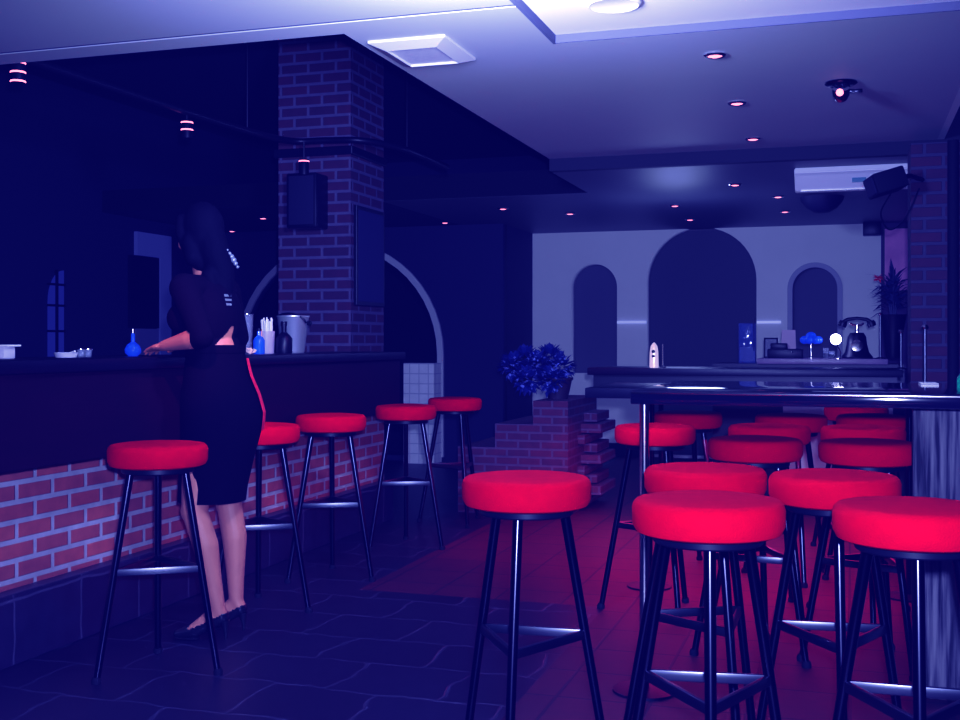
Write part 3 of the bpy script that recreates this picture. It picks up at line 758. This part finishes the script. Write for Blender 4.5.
# straw cup
q = bp(267, -2.98)
t = thing('straw_cup', 'pale cup full of white straws on the bar, left of the ice bucket', 'cup', q)
MB().lathe([(0, 0), (.036, 0), (.038, .004), (.042, .12), (.039, .12), (.035, .006), (0, .006)], 24).build('cup', mat('cup_pale', (.45, .40, .5), .3), t)
mb = MB()
for k in range(26):
    a = random.uniform(0, 2 * PI); r = random.uniform(0, .026); s = random.uniform(1.1, 1.7)
    mb.tube([(r * math.cos(a), r * math.sin(a), .01), (r * s * math.cos(a), r * s * math.sin(a), random.uniform(.15, .2))], .0035, 6)
mb.build('straws', mat('white_straw', (.8, .82, .9), .4), t)
MB().tube([(-.012, -.044, .01), (-.010, -.046, .13)], .005, 6).build('orange_stirrer', M_ORANGE, t)
q = bp(259, -2.92)
t = thing('blue_bottle', 'small bright blue bottle beside the cup of straws', 'bottle', q)
MB().lathe([(0, 0), (.027, 0), (.03, .006), (.03, .07), (.022, .085), (.01, .095), (.01, .12), (0, .12)], 20).build('body', M_BLUEGL, t)
MB().lathe([(0, 0), (.013, 0), (.013, .015), (0, .015)], 12, c=(0, 0, .118)).build('cap', M_BLACK, t)
q = bp(247, -3.05)
t = thing('tall_glass', 'tall clear empty glass on the bar right behind the woman', 'glass', q)
MB().lathe([(0, 0), (.026, 0), (.027, .005), (.034, .21), (.032, .21), (.024, .01), (0, .01)], 24).build('wall', M_CLEAR, t)
MB().lathe([(.0315, 0), (.0345, 0), (.0345, .004), (.0315, .004)], 24, c=(0, 0, .209)).build('rim', M_CHROME, t)
q = bp(250, -2.86)
t = thing('napkin', 'crumpled white napkin on the bar edge beside the blue bottle', 'napkin', q)
mb = MB()
for k in range(7):
    a = k * .9; mb.quad((0, 0, .002), (.03 * math.cos(a), .03 * math.sin(a), .01 + .012 * (k % 3)), (.034 * math.cos(a + .5), .034 * math.sin(a + .5), .022), (.02 * math.cos(a + 1.), .02 * math.sin(a + 1.), .03))
mb.build('folds', mat('napkin_warm', (.9, .6, .5), .7), t, smooth=False)
# blue round bottle near the woman's hands
q = bp(133, -2.98)
t = thing('round_bottle', 'round blue glass flask with a thin neck, left of the woman\'s hands', 'bottle', q)
MB().lathe([(0, 0), (.02, 0), (.034, .014), (.036, .03), (.026, .05), (.009, .062), (.008, .10), (0, .10)], 24).build('flask', M_BLUEGL, t)
MB().lathe([(0, 0), (.010, 0), (.011, .02), (0, .024)], 12, c=(0, 0, .10)).build('stopper', M_CHROME, t)
q = bp(66, -3.0)
t = thing('ashtray', 'low pale ashtray on the bar counter left of the round blue flask', 'ashtray', q)
MB().lathe([(0, 0), (.040, 0), (.048, .018), (.044, .020), (.038, .009), (0, .008)], 28).build('dish', mat('pale_ceramic', (.55, .53, .6), .3), t)
MB().tube([(.0, 0, .012), (.058, -.02, .025)], .004, 8).build('cigarette', M_CARD, t)
for i, px in enumerate((81, 88)):
    t = thing('shot_glass', ('left' if i == 0 else 'right') + ' one of two tiny shot glasses right of the pale ashtray', 'glass', bp(px, -3.0), 0, 'shot glasses on the bar')
    MB().lathe([(0, 0), (.014, 0), (.018, .032), (.016, .032), (.012, .006), (0, .006)], 16).build('wall', M_CLEAR, t)
    MB().lathe([(.0155, 0), (.0185, 0), (.0185, .003), (.0155, .003)], 16, c=(0, 0, .031)).build('rim', M_CHROME, t)
q = bp(2, -3.0)
t = thing('napkin_holder', 'pale box-shaped napkin holder at the left edge of the bar counter', 'holder', q)
MB().box((-.05, -.03, 0), (.035, .03, .045), .004).build('box', mat('pale_ceramic', (.55, .53, .6), .3), t)
MB().box((-.06, -.038, .045), (.055, .038, .052), .002).build('lid', M_CARD, t)

# ================================================================== WOMAN AT THE BAR
from mathutils.bvhtree import BVHTree
def remeshed(mb, voxel, smooth_it):
    me = bpy.data.meshes.new('tmp'); mb.bm.to_mesh(me); mb.bm.free()
    ob = bpy.data.objects.new('tmp', me); COL.objects.link(ob)
    rm = ob.modifiers.new('r', 'REMESH'); rm.mode = 'VOXEL'; rm.voxel_size = voxel
    sm = ob.modifiers.new('s', 'SMOOTH'); sm.factor = .5; sm.iterations = smooth_it
    dg = bpy.context.evaluated_depsgraph_get()
    out = bpy.data.meshes.new_from_object(ob.evaluated_get(dg))
    bpy.data.objects.remove(ob)
    return out
BODY = MB(); PRIM = []      # (tag, p0, p1, r0, r1)
def cap(p0, p1, r0, r1, tg):
    p0 = Vector(p0); p1 = Vector(p1)
    n = max(2, int((p1 - p0).length / .02) + 1)
    BODY.tube([p0.lerp(p1, k / n) for k in range(n + 1)], [r0 + (r1 - r0) * k / n for k in range(n + 1)], 14)
    BODY.sphere(p0, r0, 14); BODY.sphere(p1, r1, 14)
    PRIM.append((tg, p0, p1, r0, r1))
def chain(pts, rs, tg):
    for i in range(len(pts) - 1): cap(pts[i], pts[i + 1], rs[i], rs[i + 1], tg)
def ell(c, r, tg, M=None):
    BODY.sphere(c, 1, 22, r, M); PRIM.append((tg, Vector(c), Vector(c), sum(r) / 3, sum(r) / 3))
# torso (she faces the bar, -X)
ell((-2.515, 4.235, .95), (.122, .165, .13), 'hip')
for y in (4.165, 4.305): ell((-2.455, y, .905), (.095, .09, .10), 'hip')
ell((-2.522, 4.235, 1.12), (.100, .132, .17), 'torso')
ell((-2.545, 4.235, 1.32), (.112, .148, .165), 'torso')
for y in (4.165, 4.305): ell((-2.632, y, 1.315), (.062, .062, .06), 'torso')
cap((-2.565, 4.10, 1.435), (-2.565, 4.38, 1.435), .056, .056, 'torso')
ell((-2.56, 4.24, 1.43), (.085, .13, .06), 'torso')
# neck and head
cap((-2.565, 4.24, 1.45), (-2.598, 4.25, 1.585), .053, .047, 'neck')
HC = Vector((-2.612, 4.258, 1.672)); HF = Vector((-.93, .34, -.10)).normalized(); HR = HF.cross(Vector((0, 0, 1))).normalized(); HU = HR.cross(HF)
HM = Matrix((HF, HR, HU)).transposed()
def hp(f, r, u): return HC + HF * f + HR * r + HU * u
ell(HC, (.092, .074, .112), 'head', HM)
ell(hp(.028, 0, -.062), (.060, .054, .058), 'head', HM)
ell(hp(.062, 0, -.092), (.026, .026, .022), 'head', HM)
cap(hp(.086, 0, .012), hp(.101, 0, -.024), .008, .0105, 'head')
for s in (-1, 1):
    ell(hp(.072, s * .034, -.035), (.022, .022, .024), 'head', HM)
    ell(hp(.080, s * .032, .028), (.010, .024, .007), 'head', HM)
    ell(hp(-.004, s * .076, -.012), (.020, .008, .031), 'head', HM)
    cap(hp(.096, s * .008, -.027), hp(.092, s * .009, -.027), .007, .007, 'head')
ell(hp(.088, 0, -.056), (.012, .024, .006), 'head', HM); ell(hp(.086, 0, -.068), (.012, .020, .007), 'head', HM)
# legs
def leg(hip, knee, ank, heel, ball, toe, tg):
    hip, knee, ank = Vector(hip), Vector(knee), Vector(ank)
    chain([hip, hip.lerp(knee, .5), knee], [.092, .075, .054], tg)
    calf = knee.lerp(ank, .34) + Vector((.014, 0, 0))
    chain([knee, calf, knee.lerp(ank, .7) + Vector((.006, 0, 0)), ank], [.053, .053, .039, .031], tg)
    ell(knee + Vector((-.02, 0, .0)), (.04, .042, .05), tg)
    chain([ank, heel], [.031, .027], tg + 'foot'); chain([ank + Vector((-.01, 0, -.01)), ball, toe], [.029, .026, .014], tg + 'foot')
    chain([heel, ball], [.027, .028], tg + 'foot')
leg((-2.52, 4.155, .92), (-2.553, 4.122, .525), (-2.468, 4.162, .120), (-2.452, 4.168, .092), (-2.565, 4.128, .034), (-2.625, 4.108, .022), 'legl')
leg((-2.52, 4.315, .92), (-2.505, 4.315, .53), (-2.470, 4.312, .125), (-2.452, 4.315, .094), (-2.565, 4.295, .034), (-2.625, 4.288, .022), 'legr')
# arms and hands
SL, EL, WL = (-2.570, 4.075, 1.435), (-2.445, 4.005, 1.238), (-2.665, 4.085, 1.203)
SR, ER, WR = (-2.570, 4.400, 1.435), (-2.575, 4.515, 1.235), (-2.710, 4.330, 1.232)
for S_, E_, W_ in ((SL, EL, WL), (SR, ER, WR)):
    S_, E_, W_ = Vector(S_), Vector(E_), Vector(W_)
    chain([S_, S_.lerp(E_, .5), E_], [.056, .046, .040], 'uparm')
    chain([E_, E_.lerp(W_, .3), E_.lerp(W_, .75), W_], [.039, .041, .030, .0245], 'forearm')
def hand(w, d, up, thumb_side, curls, tcurl):
    w = Vector(w); d = Vector(d).normalized(); up = Vector(up); up = (up - d * up.dot(d)).normalized(); s = d.cross(up).normalized() * thumb_side
    M = Matrix((d, s, up)).transposed()
    ell(w + d * .052, (.052, .038, .0145), 'hand', M); cap(w, w + d * .03, .0235, .021, 'hand')
    for i, (off, L, fwd_) in enumerate(((.029, .072, .088), (.0098, .080, .094), (-.0098, .075, .091), (-.028, .058, .080))):
        p = w + d * fwd_ + s * off; ang = curls[0]; r = .0084 if i < 3 else .0074
        cap(w + d * .05 + s * off * .8, p, .011, r + .0006, 'hand')
        for k, fr in enumerate((.45, .30, .25)):
            dd = (d * math.cos(ang) - up * math.sin(ang) + s * off * 1.6).normalized()
            q = p + dd * L * fr; cap(p, q, r, r - .0006, 'hand'); p = q; r -= .0006; ang += curls[1]
    b = w + d * .025 + s * .026; m = b + (d * .6 + s * .75 - up * .1).normalized() * .040
    e = m + (d * .9 + s * .25 - up * tcurl).normalized() * .032; f = e + (d * .95 - s * .1 - up * tcurl).normalized() * .024
    chain([b, m, e, f], [.0145, .0115, .0098, .0085], 'hand')
hand(WL, (-.86, .50, -.13), (0, 0, 1), 1, (.10, .16), .15)
hand(WR, (.12, -.98, .02), (0, 0, 1), -1, (.25, .55), .3)
body_me = remeshed(BODY, .0058, 5)
def near_tag(p):
    best, tg = 1e9, None
    for t_, a, b, r0, r1 in PRIM:
        ab = b - a; L2 = ab.length_squared
        u = max(0, min(1, (p - a).dot(ab) / L2)) if L2 > 1e-9 else 0
        dd = (p - a - ab * u).length - (r0 + (r1 - r0) * u)
        if dd < best: best, tg = dd, t_
    return tg
ROOT = Vector((-2.5, 4.22, 0))
woman = thing('person', 'person in short black skirt and black top leaning with both forearms on the bar', 'person', ROOT)
def mesh_child(me, name, m, parent=woman, off=ROOT):
    for v in me.vertices: v.co -= off
    me.name = name; me.shade_smooth(); me.materials.clear(); me.materials.append(m)
    o = bpy.data.objects.new(name, me); COL.objects.link(o); o.parent = parent
    return o
def topx(p):
    d = FW.x * p.x + FW.y * p.y; l = RT.x * p.x + RT.y * p.y
    return CXP + FPX * l / d, HORIZ - FPX * (p.z - CAMZ) / d
tags = [near_tag(v.co) for v in body_me.vertices]
def shell(name, m, keep, offs):
    bm = bmesh.new(); bm.from_mesh(body_me); bm.normal_update(); bm.verts.ensure_lookup_table()
    kp_ = [keep(v.co, tags[v.index]) for v in bm.verts]
    nrm = [v.normal.copy() for v in bm.verts]
    dele = [f for f in bm.faces if not all(kp_[v.index] for v in f.verts)]
    for v, n in zip(list(bm.verts), nrm): v.co += n * offs
    bmesh.ops.delete(bm, geom=dele, context='FACES')
    be = [e for e in bm.edges if e.is_boundary]
    r = bmesh.ops.extrude_edge_only(bm, edges=be)
    ext = [v for v in r['geom'] if isinstance(v, bmesh.types.BMVert)]
    bm.normal_update()
    for v in ext:
        best = min((e.other_vert(v) for e in v.link_edges if e.other_vert(v) not in ext), key=lambda q: (q.co - v.co).length, default=None)
        if best: v.co -= best.normal * (offs * 1.15)
    me = bpy.data.meshes.new(name); bm.to_mesh(me); bm.free()
    return mesh_child(me, name, m)
WAIST = 1.185
def in_tri(x, y):          # bare flank between the hem of the top and the skirt
    return 211 < x < 235 and y > 349 - (x - 212.5) * 22.5 / 18.5 and y > 326
def k_top(p, t_):
    if t_ == 'uparm': return True
    if t_ == 'forearm': return p.x > -2.482 and p.y < 4.2 or (p.y > 4.2 and p.z > 1.2 and p.x > -2.62 and p.y > 4.44)
    if t_ in ('torso', 'hip'):
        if p.z < WAIST - .02 or p.z > 1.487: return False
        x, y = topx(p)
        return not (p.y < 4.235 and in_tri(x, y))
    return False
shell('top', M_CLOTH, k_top, .007)
for tg in ('legl', 'legr'):
    sh = shell('shoe', M_SHOE, lambda p, t_, tg=tg: t_ == tg + 'foot' and (p.x < -2.572 or p.z < .043 + (p.x + 2.572) * .5), .0045)
    hx = Vector((-2.440, 4.168 if tg == 'legl' else 4.315, .075))
    hb = MB(); hb.tube([hx - ROOT, hx - ROOT + Vector((.004, 0, -.045)), Vector((hx.x + .004, hx.y, .001)) - ROOT], [.02, .009, .0055], 12); hb.build('heel', M_SHOE, sh)
    sb = MB(); c = (4.118 if tg == 'legl' else 4.291)
    sb.sphere(Vector((-2.588, c, .007)) - ROOT, 1, 20, (.062, .033, .0065)); sb.build('sole', M_SHOE, sh)
# skirt
rings = [(1.200, -2.522, 4.235, .104, .137), (1.17, -2.522, 4.235, .112, .145), (1.08, -2.515, 4.235, .126, .158), (1.0, -2.503, 4.235, .150, .182), (.92, -2.492, 4.235, .164, .188), (.84, -2.497, 4.235, .158, .184), (.72, -2.515, 4.230, .146, .168), (.62, -2.528, 4.226, .139, .150), (.557, -2.533, 4.224, .137, .146)]
mb = MB(); bm = mb.bm; R_ = []
def ringv(z, cx, cy, rx, ry, k, N=48):
    a = 2 * PI * k / N; wv = 1 + .012 * math.sin(6 * a) * (1.2 - z)
    return Vector((cx + rx * wv * math.cos(a), cy + ry * wv * math.sin(a), z)) - ROOT
full = rings + [(.560, -2.533, 4.224, .131, .140), (.70, -2.517, 4.23, .138, .160), (.80, -2.50, 4.235, .145, .172)]
for q in full: R_.append([bm.verts.new(ringv(*q, k)) for k in range(48)])
for A, B in zip(R_, R_[1:]):
    for k in range(48): bm.faces.new((A[k], A[(k + 1) % 48], B[(k + 1) % 48], B[k]))
skirt = mb.build('skirt', M_CLOTH, woman)
mb = MB()
for k in range(48):
    z0, z1 = 1.205, 1.172
    mb.quad(*[ringv(z, -2.522, 4.235, .1155, .1485, kk) for z, kk in ((z0, k), (z0, k + 1), (z1, k + 1), (z1, k))])
mb.build('waistband', M_CLOTH, skirt)
# red sash hanging down the back of the skirt
mb = MB(); P_ = []
for i in range(9):
    t_ = i / 8; z = 1.15 - .30 * t_
    cx, rx, ry = -2.52, .12, .15
    for (z0, c0, _, r0, q0), (z1, c1, _, r1, q1) in zip(rings, rings[1:]):
        if z1 <= z <= z0:
            u = (z0 - z) / (z0 - z1); cx = c0 + (c1 - c0) * u; rx = r0 + (r1 - r0) * u; ry = q0 + (q1 - q0) * u
    row = []
    for a in (-.24, .02, .34): row.append(Vector((cx + (rx + .012) * math.cos(a + .42), 4.235 + (ry + .012) * math.sin(a + .42), z)) - ROOT)
    P_.append(row)
for A, B in zip(P_, P_[1:]):
    for k in range(2): mb.quad(A[k], A[k + 1], B[k + 1], B[k])
mb.build('sash', mat('red_sash', (.8, .01, .03), .6), woman)
# hair
BODY = MB(); PRIM2 = PRIM; PRIM = []
ell(hp(-.026, 0, .022), (.092, .086, .112), 'h', HM); ell(hp(-.045, 0, -.03), (.072, .082, .085), 'h', HM)
for s in (-1, 1): chain([hp(.030, s * .066, .06), hp(.022, s * .082, .0), hp(-.01, s * .080, -.075)], [.026, .022, .020], 'h')
chain([hp(-.06, 0, -.03), hp(-.085, 0, -.09), Vector((-2.500, 4.245, 1.50)), Vector((-2.485, 4.24, 1.40))], [.068, .066, .056, .036], 'h')
for s in (-1, 1): chain([hp(-.02, s * .070, -.04), hp(-.035, s * .072, -.11), Vector((-2.525, 4.245 - s * .058, 1.49)), Vector((-2.497, 4.24 - s * .05, 1.41))], [.034, .036, .034, .024], 'h')
mesh_child(remeshed(BODY, .007, 4), 'hair', M_HAIR)
for o_ in woman.children:
    if o_.name.startswith('hair'): hair_o = o_
hbv = BVHTree.FromPolygons([v.co + ROOT for v in hair_o.data.vertices], [tuple(p.vertices) for p in hair_o.data.polygons])
# glittering clip at the nape and pale stripes on the back of the top
mb = MB()
for k, rr in enumerate((.005, .008, .012, .013, .010, .007)):
    c = P(227.5 + k * 2.0, 250 + k * 3.4, 4.0)
    hit = hbv.ray_cast(Vector((0, 0, CAMZ)), (c - Vector((0, 0, CAMZ))).normalized())
    c = hit[0] if hit[0] else P(227.5 + k * 2.0, 250 + k * 3.4, 4.80)
    mb.sphere(c - ROOT, rr, 10)
mb.build('hair_clip', mat('clip_silver', (.22, .24, .30), .35, .4), hair_o)
bv = BVHTree.FromPolygons([v.co.copy() for v in body_me.vertices], [tuple(p.vertices) for p in body_me.polygons])
def onbody(px, py):
    o_ = Vector((0, 0, CAMZ)); d_ = (P(px, py, 4.8) - o_).normalized()
    h = bv.ray_cast(o_, d_)
    return (h[0] - d_ * .016) if h[0] else P(px, py, 4.8)
mb = MB()
for ya_, x0_, x1_, hh in ((294, 224, 231, 2.6), (298.5, 225, 231.5, 2.4), (303, 226, 231.5, 2.4)):
    mb.quad(onbody(x0_, ya_) - ROOT, onbody(x1_, ya_ + .5) - ROOT, onbody(x1_ + .3, ya_ + hh) - ROOT, onbody(x0_ + .5, ya_ + hh) - ROOT)
mb.build('pale_stripes', mat('pale_stripe_cloth', (.11, .14, .16), .8), woman, smooth=False)
mb = MB()
for s in (-1, 1): mb.sphere(hp(.0815, s * .031, .012) - ROOT, .0105, 12)
eyes = mb.build('eyes', mat('eye_white', (.5, .45, .45), .2), woman)
mb = MB()
for s in (-1, 1): mb.sphere(hp(.0885, s * .0315, .0115) - ROOT, .0052, 10)
mb.build('irises', mat('iris_dark', (.03, .015, .01), .2), eyes)
bdy = mesh_child(body_me, 'body', M_SKIN)

# ================================================================== LIGHT
W = bpy.data.worlds.new('world'); S.world = W; W.use_nodes = True
W.node_tree.nodes['Background'].inputs[0].default_value = (.05, .06, .2, 1); W.node_tree.nodes['Background'].inputs[1].default_value = .1
def light(name, kind, loc, energy, col, size=.1, target=None, **kw):
    l = bpy.data.lights.new(name, kind); l.energy = energy; l.color = col
    if kind == 'AREA': l.shape = kw.get('shape', 'RECTANGLE'); l.size = size; l.size_y = kw.get('size_y', size)
    else: l.shadow_soft_size = size
    if kind == 'SPOT': l.spot_size = kw.get('angle', 1.2); l.spot_blend = kw.get('blend', .6)
    if kind == 'AREA' and 'spread' in kw: l.spread = kw['spread']
    o = bpy.data.objects.new(name, l); COL.objects.link(o); o.location = loc
    if target is not None: o.rotation_euler = (Vector(target) - Vector(loc)).to_track_quat('-Z', 'Y').to_euler()
    return o
fwd = FW * 5
light('camera_flash', 'SPOT', (.04, .02, CAMZ + .09), 500, (1, .97, 1), .03, (fwd.x, fwd.y, CAMZ - .85), angle=1.40, blend=.8)
light('ceiling_fill', 'AREA', (-1.1, 3.2, 2.16), 60, (.96, .99, 1), .3, (-1.3, 3.9, 2.5), size_y=.3)  # unseen upward light added to brighten the near ceiling
light('rear_fill', 'POINT', (-1.35, 9.4, 1.85), 7, (.96, 1, 1), .25)  # no fitting here; point light added to brighten the back wall
light('red_floor_fill', 'SPOT', (-1.7, 6.7, 2.36), 170, (1, .02, .05), .06, (-1.6, 6.9, 0), angle=1.15, blend=1)  # unseen red light added for the glow on the far floor
light('red_bar_fill', 'SPOT', (-1.5, 5.3, 2.4), 26, (1, .02, .05), .1, (-2.75, 5.3, .95), angle=1.4, blend=1)  # invented red light, reddens the bar fascia
light('warm_arm_fill', 'SPOT', (-1.75, 2.6, 2.44), 240, (1, .30, .22), .03, (-2.56, 4.08, 1.22), angle=.30, blend=.9)  # unseen warm spot added to brighten the forearm and sash
light('under_table_red_fill', 'AREA', (-.5, 5.9, .70), 20, (1, .02, .05), 1.5, (-.5, 5.9, 0), size_y=.9)  # this and the next are unseen, added to imitate the red haze
light('under_table_red_fill', 'AREA', (-.7, 7.5, .70), 22, (1, .02, .05), 1.8, (-.7, 7.5, 0), size_y=.9)
